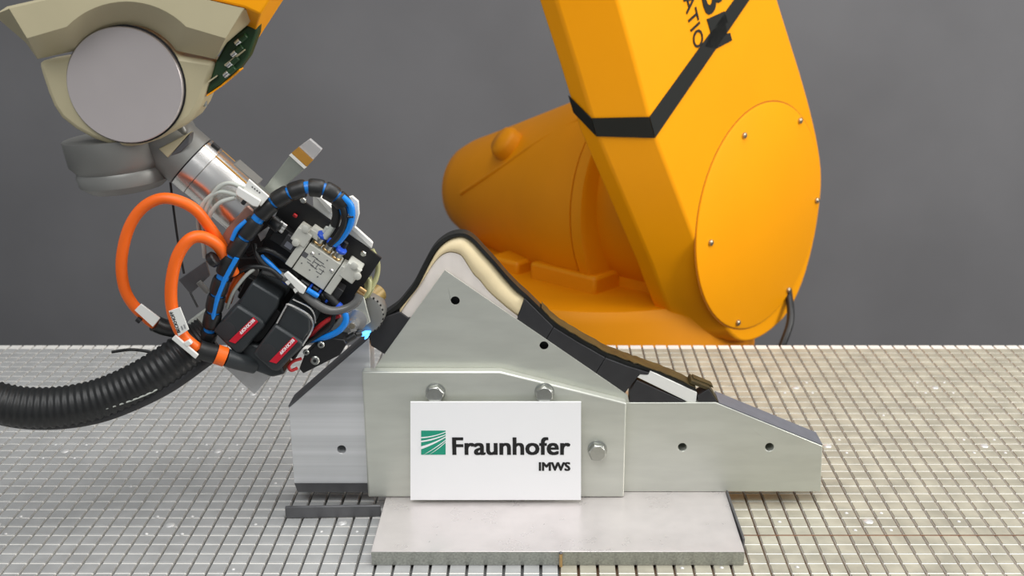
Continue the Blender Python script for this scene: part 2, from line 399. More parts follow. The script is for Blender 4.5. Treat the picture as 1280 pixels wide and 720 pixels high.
# --- laminate lying over the mould
lam_low = [(462.5, 420), (468, 404), (481, 396), (498, 386), (509, 374), (520.5, 360.5), (532, 337), (544.5, 314), (557, 301.5), (569.5, 296), (580.5, 296), (590.8, 303), (603, 316.5), (616, 330.5), (630.5, 348), (645.5, 364), (656.5, 372.5), (674, 390), (692, 408.5), (722, 427.2), (756.5, 446.7), (785, 457.2), (812, 464.5), (842, 476.5), (871, 490), (886, 486.5)]
lam_top = [(461, 408), (466, 400), (479.5, 388.5), (493, 377), (502, 366), (512, 351), (524, 329), (537, 307), (552, 294.2), (567, 288.4), (583, 288.6), (595, 295), (607, 307.5), (620, 321.5), (635, 338.5), (650.5, 354), (663, 366.5), (680, 383), (698, 400), (727, 418), (760, 436.5), (788, 448), (814, 458.3), (845, 470.5), (868, 480.5), (886, 485.5)]
YL = YP + .004
def lam(name, i0, i1, m, y0, y1, g=0):
    lo = smooth_px(lam_low[i0:i1], 4); hi = [(a[0] + (b[0] - a[0]) * .5, a[1] + (b[1] - a[1]) * .5) for a, b in zip(lo, smooth_px(lam_top[i0:i1], 4))]
    V = []; F = []
    for a, b in zip(lo, hi):
        p, s = at(a[0], a[1], y0), at(b[0], b[1], y0)
        V += [p, s, s + Vector((0, y1 - y0, 0)), p + Vector((0, y1 - y0, 0))]
    n = len(lo)
    for i in range(n - 1):
        for j in range(4): F.append((i * 4 + j, i * 4 + (j + 1) % 4, i * 4 + 4 + (j + 1) % 4, i * 4 + 4 + j))
    F.append((0, 1, 2, 3)); F.append(tuple(range(4 * n - 4, 4 * n)))
    return V, F, name, m
lt = thing('composite_laminate', 'black fibre laminate strip draped over the humped mould and its right slope', 'laminate', at(460, 410, YL))
for a, b, m, y1 in ((0, 18, M_lam, YL + .022), (17, 25, M_lam, YL + .022)):
    V, F, nm, mm = lam('black_layer', a, b, m, YL, y1); obj('black_layer', V, F, mm, lt, sharp=50)
# olive top ply on the right slope, thin and slightly ragged
ply = [((a[0] + b[0]) / 2, (a[1] + b[1]) / 2 - .8) for a, b in zip(lam_low[17:25], lam_top[17:25])]
pp = smooth_px(ply, 5); V = []; F = []
for i, (a, b) in enumerate(pp):
    p = at(a, b, YL); j = random.uniform(-.0025, .0025)
    V += [p + Vector((0, j - .001, .0002)), p + Vector((0, j - .001, .0016)), p + Vector((0, .028 + j, .0016)), p + Vector((0, .028 + j, .0002))]
n = len(pp)
for i in range(n - 1):
    for j in range(4): F.append((i * 4 + j, i * 4 + (j + 1) % 4, i * 4 + 4 + (j + 1) % 4, i * 4 + 4 + j))
F.append((0, 1, 2, 3)); F.append(tuple(range(4 * n - 4, 4 * n)))
obj('top_ply', V, F, M_lamb, lt, smooth=False)
slab('end_flap', [(862, 479.5), (864.5, 475.5), (887, 484.5), (898.3, 502.8), (895, 503), (885.5, 488)], YL - .002, YL + .024, M_lamb, lt, bevel=.0004)
slab('end_flap', [(867, 472.5), (890, 482), (892, 485), (866, 475.5)], YL + .008, YL + .024, M_lamb, lt)

# ------------------------------------------------------------------ sign
YS = YA - .0172
sg = thing('logo_sign', 'white sign reading Fraunhofer IMWS on the front plate of the fixture', 'sign', at(619, 625, YS))
slab('panel', [(513, 502.7), (726.3, 502.7), (726.3, 625), (513, 625)], YS, YS + .003, M_sign, sg)
for px in (545, 690):
    rod('standoff', at(px, 600, YS) + Vector((0, .003, 0)), at(px, 600, YS) + Vector((0, .0171, 0)), .004, M_steel, sg)
YT = YS - .0004
em = slab('emblem', [(526.4, 538.3), (557, 538.3), (557, 568.4), (526.4, 568.4)], YT, YS - .0001, M_green, sg)
def swoosh(l0, l1, c0, c1, r0, r1, x0=526.4, x1=557.0):
    def q(a, c, b, t): return (1 - t) ** 2 * a + 2 * t * (1 - t) * c + t * t * b
    up = [(x0 + (x1 - x0) * i / 12, q(l0, c0, r0, i / 12)) for i in range(13)]; dn = [(x0 + (x1 - x0) * i / 12, q(l1, c1, r1, i / 12)) for i in range(13)]
    slab('swoosh', up + dn[::-1], YT - .0003, YT - .00005, M_sign, em)
swoosh(546.4, 547.9, 546.0, 547.2, 539.6, 540.5)
swoosh(551.0, 552.8, 549.0, 551.0, 543.0, 544.0)
swoosh(558.0, 561.6, 554.0, 556.2, 545.6, 546.9)
swoosh(568.3, 568.35, 560.5, 561.8, 549.8, 551.0, 529.6)
swoosh(568.3, 568.35, 561.8, 562.9, 552.2, 553.2, 536.5)
kx = (at(713, 560, YS) - at(565, 560, YS)).length / 148
t1 = text('lettering', 'Fraunhofer', (0, 0, 0), (1, 0, 0), (0, 0, 1), 1, M_ink, None, bold=.028)
def fit(o, px0, py0, px1, py1, parent, Y):
    """scale flat lettering to a rectangle on the sign"""
    xs_ = [v.co.x for v in o.data.vertices]; zs_ = [v.co.z for v in o.data.vertices]; ys_ = [v.co.y for v in o.data.vertices]
    a, b = at(px0, py1, Y), at(px1, py0, Y)
    fx_, fz_ = (b.x - a.x) / (max(xs_) - min(xs_)), (b.z - a.z) / (max(zs_) - min(zs_)); x0, z0, y0 = min(xs_), min(zs_), min(ys_)
    c = (a + b) / 2
    for v in o.data.vertices: v.co = Vector((a.x + (v.co.x - x0) * fx_ - c.x, v.co.y - y0, a.z + (v.co.z - z0) * fz_ - c.z))
    w = Vector((c.x, Y, c.z)); WL[o.name] = w; o.parent = parent; o.location = w - WL[parent.name]
fit(t1, 565.5, 546.6, 713, 568.9, sg, YT - .0001)
t2 = text('lettering', 'IMWS', (0, 0, 0), (1, 0, 0), (0, 0, 1), 1, M_ink, None, bold=.042)
fit(t2, 673.5, 577.8, 713, 588.7, sg, YT - .0001)

# ------------------------------------------------------------------ loose bars around the base
a, b = onz(357, 648), onz(476, 646)
def barthing(name, label, p, q, h, t, m):
    d = (q - p).normalized(); nrm = Vector((-d.y, d.x, 0)) * t
    c = .0008
    o = loft(name, [[p + Vector((0, 0, z)), q + Vector((0, 0, z)), q + nrm + Vector((0, 0, z)), p + nrm + Vector((0, 0, z))] for z, i in ((0.0003, 0), (h, 0))], m, bevel=c)
    return tag(o, label, 'bar')
barthing('flat_bar', 'dark steel flat bar standing on edge on the table left of the base plate', a, b, .0172, .005, M_steel)
barthing('flat_bar', 'thin steel strip along the right edge of the base plate', Vector((.2645, 1.392, 0)), Vector((.2625, 1.5305, 0)), .0235, .0028, M_steel)
pin = thing('stop_pin', 'small notched brass-coloured pin at the front edge of the base plate', 'pin', (.0217, 1.3600, 0))
lathe('shaft', (.0217, 1.3603, .0003), (0, 0, 1), [(0, .0022), (.010, .0022), (.012, .0018), (.013, .0023), (.019, .0023)], M_brass, pin, 12)
lathe('tip', (.0217, 1.3603, .019), (0, 0, 1), [(0, .0024), (.0016, .0026), (.0022, .0018)], M_steel, pin, 12)

# ------------------------------------------------------------------ big yellow robot behind the table
AZ = math.radians(48.5)
nA = Vector((math.sin(AZ), -math.cos(AZ), 0)); uA = Vector((math.cos(AZ), math.sin(AZ), 0)); wA = Vector((0, 0, 1))
C0 = at(951, 271, 2.60)
def pf(px, py, off=0.0): return onplane(px, py, C0 + nA * off, nA)
rob = thing('industrial_robot', 'large yellow industrial robot arm with black stripe standing behind the table', 'robot', (C0.x - .4, C0.y + .3, -.9))
outl = [(680, -330), (727, -165), (772, 0), (795, 82), (817, 165), (848, 246), (880, 330), (889, 358), (900, 388), (911, 412), (926, 426), (945, 424), (966, 411), (985, 391), (1003, 354), (1016, 308), (1024, 262), (1027, 222), (1023, 183), (1013, 137), (1000, 90), (986, 45), (972, 0), (922, -165), (872, -330)]
outl = outl[:6] + smooth_px(outl[6:21], 3) + outl[21:]
P2 = [pf(*p) for p in outl]
def uvw(p): d = p - C0; return d.dot(uA), d.dot(wA)
UV = [uvw(p) for p in P2]; n = len(UV)
mid, back = [], []
for i in range(n):
    a, b = Vector(UV[i - 1]), Vector(UV[(i + 1) % n]); t = (b - a).normalized(); nu = -t.y    # outward (outline runs down the left side)
    wgt = max(0, min(1, (-(UV[i][0]) / .12 + .2))) if UV[i][1] < .1 else (1 if i < n / 2 else 0)
    k = .079 * wgt
    e = P2[i] - uA * k - nA * .079; mid.append(e); back.append(e - nA * .042)
V = P2 + mid + back; F = [tuple(range(n))]
for j in (0, n):
    for i in range(n): F.append((j + i, j + (i + 1) % n, j + n + (i + 1) % n, j + n + i))
F.append(tuple(range(2 * n, 3 * n)))
obj('link_arm', V, F, M_yel, rob, bevel=.005, seg=3, sharp=25)
arm = rob.children[-1] if rob.children else None
# round cover on the joint, with screws
RC = .2575
cov = lathe('joint_cover', C0 - nA * .001, nA, [(0, RC), (.0035, RC), (.0045, RC - .003)], M_yel, rob, 72)
lathe('cover_groove', C0 - nA * .001, nA, [(0, RC + .0035), (.0012, RC + .0035)], M_groove, cov, 72)
for px, py in ((928, 169), (998, 150), (886, 303), (920, 403), (1023, 249), (986, 370)):
    p = pf(px, py)
    d = p - C0; 
    if d.length > RC - .012: p = C0 + d.normalized() * (RC - .012)
    lathe('cover_screw', p + nA * .004, nA, [(0, .007), (.004, .0068), (.006, .004)], M_bolt, cov, 12)
# black stripe: on the face, the facet and the side
def decal(name, pts, nrm, m, par, t=.0015):
    return prism3(name, [p + nrm * .0004 for p in pts], nrm * t, m, par)
sp = [(812.5, 146), (818.5, 172), (1000, -114), (986, -121)]
fa = [pf(811.5, 146), pf(818.3, 172), pf(936, 0), pf(990, -79), pf(972, -82), pf(917, 0)]
decal('black_stripe', fa, nA, M_stripe, rob)
e0, e1 = pf(811.5, 146), pf(818.3, 172)
back_d = -uA * .079 - nA * .079; z = Vector((0, 0, 1))
ax = (pf(817, 165) - pf(772, 0)).normalized()
def pyz(p):     # picture row of a point
    c, s_ = math.cos(TH), math.sin(TH); q = p - CAM; return 360 - FPX * (q.y * s_ + q.z * c) / (q.y * c - q.z * s_)
def slide(p, row):   # move along the arm's edge to the wanted row
    for _ in range(12):
        h = (pyz(p + ax * .001) - pyz(p)) / .001; p = p + ax * ((row - pyz(p)) / h)
    return p
fn = ax.cross(back_d).normalized()
if fn.y > 0: fn = -fn
q0, q1 = slide(e0 + back_d, 147.5), slide(e1 + back_d, 170)
decal('black_stripe', [e0, e1, q1, q0], fn, M_stripe, rob)
b0, b1 = slide(q0 - nA * .041, 119), slide(q1 - nA * .041, 140)
sn_ = ax.cross(nA).normalized()
if sn_.dot(uA) > 0: sn_ = -sn_
decal('black_stripe', [q0, q1, b1, b0], sn_, M_stripe, rob)
# lettering on the face (what shows of it)
up = ax.cross(nA) * -1
if up.dot(uA) < 0: up = -up
def letters(body, px, py, h, bold, par=rob):
    return text('lettering', body, pf(px, py) + nA * .0006, ax, up, h, M_stripe, par, depth=.001, bold=bold)
l1 = letters('ATIO', 853.5, -1, .049, .004)
letters('B', 874.5, -14, .112, .03)
decal('lettering', [pf(883, 24), pf(905, 14), pf(909, 28), pf(890.5, 36), pf(889.5, 41), pf(888, 41)], nA, M_stripe, rob)
decal('lettering', [pf(889, 38), pf(906, 28), pf(908, 42), pf(912, 41), pf(914.3, 50.5), pf(893.5, 61.5), pf(880, 58)], nA, M_stripe, rob)
# shoulder housing: turned body on the same axis
hd = (-nA + Vector((0, 0, -.07))).normalized()
def ax_pt(s): return C0 - nA * s
def hp(s): return C0 + hd * s
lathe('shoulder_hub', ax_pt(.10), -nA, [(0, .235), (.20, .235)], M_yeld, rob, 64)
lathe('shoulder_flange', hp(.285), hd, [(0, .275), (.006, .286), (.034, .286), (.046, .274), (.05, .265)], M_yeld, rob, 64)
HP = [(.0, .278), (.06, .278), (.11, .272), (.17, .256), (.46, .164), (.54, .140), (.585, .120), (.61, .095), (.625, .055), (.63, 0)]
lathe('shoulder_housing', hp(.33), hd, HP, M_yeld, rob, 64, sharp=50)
def hr(s):
    q = s - .33
    for (a, ra), (b, rb) in zip(HP, HP[1:]):
        if a <= q <= b: return ra + (rb - ra) * (q - a) / (b - a)
def hs(s, ang):     # point on the housing skin; ang from straight up towards the camera side
    return hp(s) + ((-uA) * math.sin(ang) + z * math.cos(ang)) * hr(s), ((-uA) * math.sin(ang) + z * math.cos(ang))
c, dn_ = hs(.62, .80)
lathe('housing_boss', c - dn_ * .03, (dn_ * .8 + hd * .3), [(0, .042), (.05, .042), (.062, .034), (.066, 0)], M_yeld, rob, 28, sharp=60)
rib = [hs(s_, a_)[0] for s_, a_ in ((.40, .62), (.50, .82), (.60, 1.02), (.70, 1.22), (.80, 1.45))]
sweep('cast_rib', curve(rib, 4), .006, M_yeld, rob, 10)
# carousel under the shoulder
cb = Vector((C0.x - .36, C0.y + .24, 0))
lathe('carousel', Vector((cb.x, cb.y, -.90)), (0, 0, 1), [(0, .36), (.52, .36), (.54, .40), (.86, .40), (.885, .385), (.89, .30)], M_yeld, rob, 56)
d0 = -nA
for s0, s1, h in ((.26, .46, .05), (.50, .60, .04)):
    c = ax_pt((s0 + s1) / 2); 
    lo = Vector((c.x, c.y, -.02))
    pts = [lo + d0 * x_ * (s1 - s0) / 2 - uA * y_ for x_, y_ in ((-1, .10), (1, .10), (1, .27), (-1, .27))]
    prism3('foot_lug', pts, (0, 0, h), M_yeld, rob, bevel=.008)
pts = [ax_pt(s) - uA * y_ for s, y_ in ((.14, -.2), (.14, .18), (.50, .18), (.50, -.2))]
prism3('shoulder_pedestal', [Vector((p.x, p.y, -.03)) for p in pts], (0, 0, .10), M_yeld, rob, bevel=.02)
tube('robot_cable', [(968, 470, 2.62), (975, 440, 2.62), (988, 400, 2.66), (985, 360, 2.72)], .009, M_rub, rob)

#TOOL
# ------------------------------------------------------------------ robot wrist and forearm, upper left
def lay(Y, pts): return [at(x, y, Y) for x, y in pts]
def mirror(p): return (316 - p[0], p[1])
wr = thing('robot_wrist', 'beige and olive robot wrist with round brushed disc and yellow forearm, above the tool', 'robot wrist', at(158, 190, 1.52))
def arc(r, a0, a1, n): return [(158 + r * math.sin(a0 + (a1 - a0) * i / n), 106 - r * math.cos(a0 + (a1 - a0) * i / n)) for i in range(n + 1)]
ra = arc(104, 0, .80, 8); la = arc(75.5, 0, .97, 8)
Rr = ra + [(282, 48), (282.6, 47.4), (304.5, 11), (305, 10.5), (200, -14), (158, -22)]
Lr = la + [(269, 74), (284, 53), (324, 19), (307, 8), (201, -16), (158, -25)]
def close(h): return h + [mirror(p) for p in reversed(h)][1:-1]
Rc, Lc = close(Rr), close(Lr)
upb = loft('upper_housing', [lay(1.400, Rc), lay(1.446, Lc)], M_olive, wr, bevel=.001)
lo_h = [(158, 184), (176, 182), (200, 174), (222, 162), (240, 148), (250, 133), (257, 116), (265, 92), (269, 77), (219, 69), (205, 52), (180, 34), (158, 30)]
lowb = slab('lower_housing', close(lo_h), 1.4465, 1.50, M_olive, wr, bevel=.006)
ce = at(158, 106, 1.446); k_ = (at(230, 106, 1.446) - ce).length
lathe('disc_seat', ce + Vector((0, .002, 0)), (0, -1, 0), [(0, k_ + .0022), (.0025, k_ + .0022)], M_blkd, wr, 72)
lathe('brushed_disc', ce, (0, -1, 0), [(0, k_), (.006, k_), (.007, k_ - .001), (.0072, 0)], M_disc, wr, 72)
fF = [(306, 9), (326, 18), (345, -12), (410, -130), (150, -130), (150, -24), (201, -15)]
fB = [(300, 40), (309, 70), (356, -3), (440, -130), (170, -130), (170, -24), (201, -10)]
loft('forearm', [lay(1.401, fF), lay(1.54, fB)], M_yel, wr, bevel=.002)
gp = slab('connector_panel', [(284, 50), (300, 38), (324, 18), (321.5, 42), (311, 70), (298.5, 87), (276, 106), (258, 118.5), (262, 101), (269.5, 77)], 1.450, 1.472, M_grn, wr, bevel=.003)
slab('yellow_trim', [(299, 86.5), (299.6, 88), (277, 107.5), (258.5, 120.5), (258, 119), (276.4, 106.4)], 1.451, 1.47, M_yel, wr)
for px, py in ((300, 51.5), (295, 66), (289.5, 79.5), (285.5, 91.5)):
    a_, b_ = at(px - 5, py + 3.5, 1.4465), at(px + 8, py - 7.5, 1.4465)
    sk = rod('connector', a_, b_, .0036, M_grn, gp); rod('connector_tip', a_ + (a_ - b_).normalized() * .0, a_ + (b_ - a_) * .45 + Vector((0, -.002, 0)), .0034, M_chrome, sk)
slab('panel_edge', [(280, 81), (305, 62), (306, 63), (281.5, 83)], 1.444, 1.449, M_olive, gp)
slab('panel_edge', [(260, 101.5), (271, 94), (271.5, 95.5), (259.5, 104)], 1.444, 1.449, M_olive, gp)
rod('side_screw', at(256, 126, 1.47), at(256.5, 133, 1.47), .003, M_zinc, wr)
# grey lower body and counter-bearing under the disc
lathe('lower_bearing', at(150, 188, 1.51), (.10, 0, -1), [(-.02, .068), (.012, .066), (.022, .058), (.026, .060), (.040, .058), (.050, .045), (.053, 0)], M_wgrey, wr, 48, sharp=40)
slab('neck', [(160, 184), (200, 177), (226, 152), (234, 166), (206, 208), (182, 202), (160, 206), (140, 206)], 1.480, 1.525, M_wgrey, wr, bevel=.004)
# collar, ring and bright flange tube towards the tool
YW = 1.505
q0_, q1_ = at(205, 172, YW), at(324, 275.5, YW); dt = (q1_ - q0_).normalized(); Lq = (q1_ - q0_).length; rq = .0365
lathe('collar', q0_ - dt * .016, dt, [(0, rq + .001), (.060, rq + .001)], M_wgrey, wr, 48)
lathe('seam_ring', q0_ + dt * .044, dt, [(0, rq - .001), (.0018, rq - .001)], M_blkd, wr, 40)
lathe('chrome_ring', q0_ + dt * .0458, dt, [(0, rq + .0008), (.0185, rq + .0008)], M_chrome, wr, 48)
slab('collar_lug', [(198, 186), (237, 166), (209.5, 197.5)], YW - .039, YW - .020, M_olive, wr, bevel=.001)
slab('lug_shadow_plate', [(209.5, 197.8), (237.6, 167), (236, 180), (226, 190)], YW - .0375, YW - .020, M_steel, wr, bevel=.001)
rod('ring_screw', q0_ + dt * .0505 + Vector((.026, -.005, .028)), q0_ + dt * .062 + Vector((.026, -.005, .028)), .003, M_blkd, wr)

# ------------------------------------------------------------------ the tape laying tool
tl = thing('tape_laying_tool', 'robot tool with chrome tube, black valve plate, two motors and pressure roller', 'robot tool', at(440, 425, 1.54))
lathe('flange_tube', q0_ + dt * .0645, dt, [(0, rq - .001), (.001, rq), (Lq - .068, rq), (Lq - .066, rq - .001)], M_chrome, tl, 56)
slab('guide_rail', [(250, 187), (255, 182), (312, 232), (306, 238)], 1.487, 1.525, M_kap, tl, bevel=.0006)
slab('clamp_plate', [(288, 206), (293, 205), (322, 230), (318, 236)], 1.50, 1.53, M_wgrey, tl)
slab('copper_plate', [(309, 258), (319, 267), (292, 311), (272, 304), (283, 286)], 1.466, 1.476, M_copper, tl, bevel=.0008)
slab('body_plate', [(300, 262), (372, 255), (460, 330), (455, 395), (405, 425), (330, 400), (285, 350), (280, 300)], 1.548, 1.562, M_blkd, tl, bevel=.001)
# tape guide sticking out to the upper right
tg = slab('tape_guide', [(329, 236), (341, 246), (381, 211), (362, 194.5)], 1.548, 1.556, M_tape, tl, bevel=.0006)
slab('white_band', [(361.3, 194), (380.3, 211.3), (383, 209), (364, 191.6)], 1.5465, 1.5575, M_white, tg)
slab('amber_band', [(364.4, 191.2), (383.6, 208.4), (391, 200.5), (373, 184)], 1.547, 1.557, M_kap, tg)
slab('clear_tip', [(373.4, 183.6), (391.4, 200.2), (402.5, 187), (387, 173.5)], 1.548, 1.556, M_glass, tg, bevel=.001)
# valve plate with cream backing
YV = 1.500
slab('cream_edge', [(391, 241.5), (395, 239.5), (465.5, 303), (463.5, 311), (440, 296), (391, 258)], YV + .0015, YV + .008, M_white, tl, bevel=.001)
vp = slab('valve_plate', [(358, 240), (364, 240), (477, 323), (433, 388), (398, 366), (332, 318), (326, 308)], YV, YV + .004, M_blkd, tl, bevel=.0004)
slab('cream_rim', [(389.5, 240.5), (394, 240), (417, 262), (413.5, 267.5)], YV - .0025, YV + .003, M_white, vp, bevel=.0006)
slab('cream_rim', [(437.5, 285), (440.5, 281), (466, 304), (464.5, 310.5)], YV - .0025, YV + .003, M_white, vp, bevel=.0006)
for px, py in ((379, 250.5), (454, 317)):
    s_ = lathe('plate_screw', at(px, py, YV), (0, -1, 0), [(0, .0040), (.0015, .0040), (.0028, .0028)], M_zinc, vp, 14)
e1v, e2v = Vector((.825, .565)), Vector((-.565, .825))
def rpx(cx, cy, a, b):   # rectangle in the tilted frame, half sizes a (along) and b (across), in px
    c = Vector((cx, cy)); return [tuple(c + e1v * (a * i) + e2v * (b * j)) for i, j in ((-1, -1), (1, -1), (1, 1), (-1, 1))]
YK = YV - .030
vb_ = slab('valve_block', rpx(395.5, 333.5, 23.5, 19.5), YK, YV, M_valve, tl, bevel=.001)
lf = tag(slab('valve_end', rpx(371, 316.5, 5.0, 19.5), YK - .002, YV, M_valve, vb_, bevel=.001), 'pale end cap of the valve')
slab('valve_end', rpx(420.0, 350.5, 5.0, 19.5), YK - .002, YV, M_valve, vb_, bevel=.001)
h1 = slab('solenoid', rpx(376.5, 297, 10.5, 9.5), YK - .003, YV, M_valve, vb_, bevel=.0015)
h2 = slab('solenoid', rpx(437.5, 341.5, 10, 10.5), YK - .003, YV, M_valve, vb_, bevel=.0015)
slab('solenoid', rpx(393, 294, 8, 4.5), YK + .002, YV, M_valve, vb_, bevel=.0012)
for b, hx, hy in ((h1, 382, 286), (h1, 370, 303), (h2, 443, 332), (h2, 447, 345)):
    lathe('override_button', at(hx, hy, YK - .003), (0, -1, 0), [(0, .005), (.0025, .0048), (.0032, .003)], M_valve, b, 16)
for k in range(4):
    c_ = Vector((447, 339)) + e2v * (k * 4.2 - 3); lathe('knurl', at(c_.x, c_.y, YK + .002), (e1v.x, 0, -e1v.y), [(0, .0018), (.004, .0016)], M_white, h2, 8)
for px, py in ((390.5, 317), (414.5, 338.5)):
    lathe('label_screw', at(px, py, YK), (0, -1, 0), [(0, .0028), (.001, .0028), (.0022, .0016)], M_chrome, vb_, 14)
# printed diagram on the valve label
def mark(cx, cy, a, b, nm='print_mark'):
    slab(nm, rpx(cx, cy, a, b), YK - .0003, YK - .00005, M_steel, vb_)
mark(381, 318.5, 3.6, 3.2, 'print_square')
for cx, cy, a, b in ((394, 322, 4, .5), (400, 327, 6, .5), (397, 330, 5, .5), (388, 330, 5, .4), (392, 334, 5, .4), (402, 338, 4, .4), (398, 341, 4, .4), (386, 325, 3, .4), (404, 333, 3, .4), (392, 327, .4, 3), (396, 333, .4, 4), (403, 340, .4, 3), (377, 329, .8, .8), (387, 337.5, .8, .8), (397, 346, .8, .8), (399, 317.5, .8, .8), (409, 325.5, .8, .8)):
    mark(cx, cy, a, b)
# push-in fittings along the top: brass nut, blue collar, tube
up2 = -e2v
for (fx0, fy0), tb in (((397, 304), M_gtube), ((408.5, 313), M_rub), ((420, 322.5), M_blkd)):
    d_ = Vector((.55, -.83)); p_ = Vector((fx0, fy0))
    n_ = rod('fitting', at(*(p_ - d_ * 5), YK + .010), at(*(p_ + d_ * 10), YK + .006), .0060, M_zinc, tl)
    rod('blue_collar', at(*(p_ + d_ * 10), YK + .006), at(*(p_ + d_ * 14), YK + .005), .0074, M_blued, n_)
    rod('fitting_nut', at(*(p_ - d_ * 0), YK + .0085), at(*(p_ + d_ * 3), YK + .008), .0070, M_brass, n_)
    rod('tube_end', at(*(p_ + d_ * 12.5), YK + .010), at(*(p_ + d_ * (24 if tb is not M_rub else 18)), YK + .010), .0036, tb, n_)
# fittings along the bottom: black body, blue ring
for px, py in ((366, 342), (377, 351), (389, 357), (399, 366)):
    d_ = Vector((-.62, .62)).normalized() if px < 370 else Vector((.80, .55)).normalized(); p_ = Vector((px, py))
    n_ = rod('elbow_fitting', at(*p_, YK + .012), at(*(p_ + d_ * 13), YK + .008), .0055, M_rub, tl)
    rod('blue_collar', at(*(p_ + d_ * 12), YK + .008), at(*(p_ + d_ * 15), YK + .008), .0062, M_blued, n_)
rod('elbow_fitting', at(407, 366, YK + .004), at(424, 383, YK), .0050, M_rub, tl)
rod('blue_collar', at(421, 381, YK), at(425.5, 385, YK), .0060, M_blued, tl)
slab('coil_block', rpx(416, 366, 10, 9), YK + .004, YV, M_blk, tl, bevel=.001)
slab('coil_block', rpx(362, 305, 9, 9), YK + .004, YV, M_blk, tl, bevel=.001)
slab('coil_block', rpx(352, 296, 12, 11), YK + .012, YV, M_blkd, tl, bevel=.001)
slab('coil_print', rpx(361, 307, 5, 3.5), YK + .0034, YK + .0039, M_slate, tl)
rod('indicator', at(368, 271, YV - .006), at(370, 268, YV - .006), .003, M_redw, tl)
# threaded connector nuts, left and right of the valve
for cx, cy, sgn in ((352, 284, 1), (451, 366, 1)):
    for k in range(3):
        c_ = Vector((cx, cy)) + Vector((-.55, .83)) * ((k - 1) * 4.2)
        rod('connector_nut', at(*(c_ - e1v * 5), YK + .004), at(*(c_ + e1v * 5), YK + .004), .0028, M_brass if cx > 400 else M_chrome, tl, 10)
rod('connector_plug', at(340, 276, YK + .01), at(352, 286, YK + .004), .009, M_rub, tl)
# motors
def motor(lower, upper, stripe, ring, YMt):
    g = slab('motor_body', upper, YMt + .006, YMt + .085, M_motor, tl, bevel=.003)
    m_ = slab('motor_cover', lower, YMt, YMt + .085, M_motor, tl, bevel=.004)
    lathe('cover_ring', at(*ring, YMt), (0, -1, 0), [(0, .0125), (.0006, .0125), (.0008, .0113), (.0009, 0)], M_blk, m_, 28)
    st = slab('red_stripe', stripe, YMt - .0016, YMt - .0004, M_red, m_)
    a, b = Vector(stripe[0]), Vector(stripe[1]); ex = at(b.x, b.y, YMt) - at(a.x, a.y, YMt); ex.y = 0
    ey = Vector((-ex.z, 0, ex.x)); p0_ = at(*(a.lerp(b, .97)), YMt - .0017)
    t_ = text('lettering', 'BECKHOFF', p0_ - ey.normalized() * .0012, -ex, -ey, .0056, M_sign, st, depth=.0002, bold=.03)
    return m_
motor([(265, 414), (296, 380.5), (328, 401), (331, 409), (301, 443), (294, 443)], [(296, 381), (315, 352), (349, 373), (347, 385), (331, 408)], [(286, 426.5), (316.5, 396.5), (322.5, 402.5), (294, 429.5)], (283, 413), 1.452)
motor([(315, 443), (343.5, 405.5), (378, 428), (378, 434), (347, 465), (340, 464)], [(344, 405.5), (360, 379), (388, 397), (388, 414), (377, 428)], [(336.5, 452), (366, 421.5), (372, 427), (345.5, 454.5)], (334, 441), 1.446)
slab('motor_bracket', [(308, 345), (352, 368), (330, 395), (296, 372)], 1.50, 1.54, M_blkd, tl, bevel=.002)
tube('clamp_wire', [(346, 404, 1.449), (357, 384, 1.449), (361, 380.5, 1.449), (382, 391, 1.449), (390, 400, 1.449), (390, 412, 1.449), (378, 432, 1.449)], .0013, M_chrome, tl, n=8)
tube('clamp_wire', [(366, 374, 1.455), (386, 384, 1.455), (393, 394, 1.455), (394, 404, 1.455)], .0010, M_chrome, tl, n=8)
slab('connector_box', [(294, 441), (312, 428), (330, 436), (350, 452), (356, 468), (340, 472), (298, 457)], 1.462, 1.51, M_motor, tl, bevel=.003)
slab('bracket_arm', [(326, 408), (345, 385), (352, 392), (330, 424), (318, 432), (312, 424)], 1.47, 1.50, M_blkd, tl, bevel=.002)
# black sensor block with screws
sb_ = slab('sensor_block', [(374, 461), (379, 467), (425, 444), (433, 431), (430, 425), (411, 422), (396, 430), (380, 445)], 1.470, 1.500, M_blkd, tl, bevel=.001)
for px, py, r_ in ((401.5, 430.5, .0048), (383, 440, .0042), (394, 450, .0062)):
    w_ = lathe('cap_screw', at(px, py, 1.470), (0, -1, 0), [(0, r_), (.0022, r_), (.0034, r_ * .8)], M_zinc, sb_, 18)
    lathe('screw_socket', at(px, py, 1.470) + Vector((0, -.0034, 0)), (0, -1, 0), [(0, r_ * .42), (.0002, r_ * .42)], M_blkd, w_, 6)
rod('nozzle', at(428, 428, 1.485), at(444, 418.5, 1.492), .0050, M_rub, tl); rod('nozzle_tip', at(444, 418.5, 1.492), at(452, 417, 1.497), .0032, M_rub, tl)
# roller and its side plates
YR = 1.505
sp_ = slab('roller_plate', [(432, 373), (455, 371.5), (459, 388), (463, 403), (455, 408), (415, 426), (402, 424), (424, 398)], YR - .004, YR, M_alu, tl, bevel=.0008)
bz = lathe('bearing_seat', at(445, 400, YR - .004), (0, -1, 0), [(0, .0150), (.0014, .0148), (.0018, .0115), (.0020, 0)], M_chrome, sp_, 30)
lathe('axle_nut', at(441.5, 405, YR - .006), (.06, -1, 0), [(0, .0085), (.008, .0085), (.0085, .0055), (.011, .0052)], M_chrome, sp_, 6)
lathe('axle_bolt', at(440, 407.5, YR - .017), (.06, -1, 0), [(0, .0042), (.002, .0040), (.0022, .002)], M_bolt, sp_, 12)
rc_ = at(453, 393.5, YR + .006)
ro = lathe('pressure_roller', rc_, (.06, 1, 0), [(0, .020), (.002, .0268), (.005, .0280), (.028, .0280), (.031, .0268), (.033, .020)], M_wgrey, tl, 44)
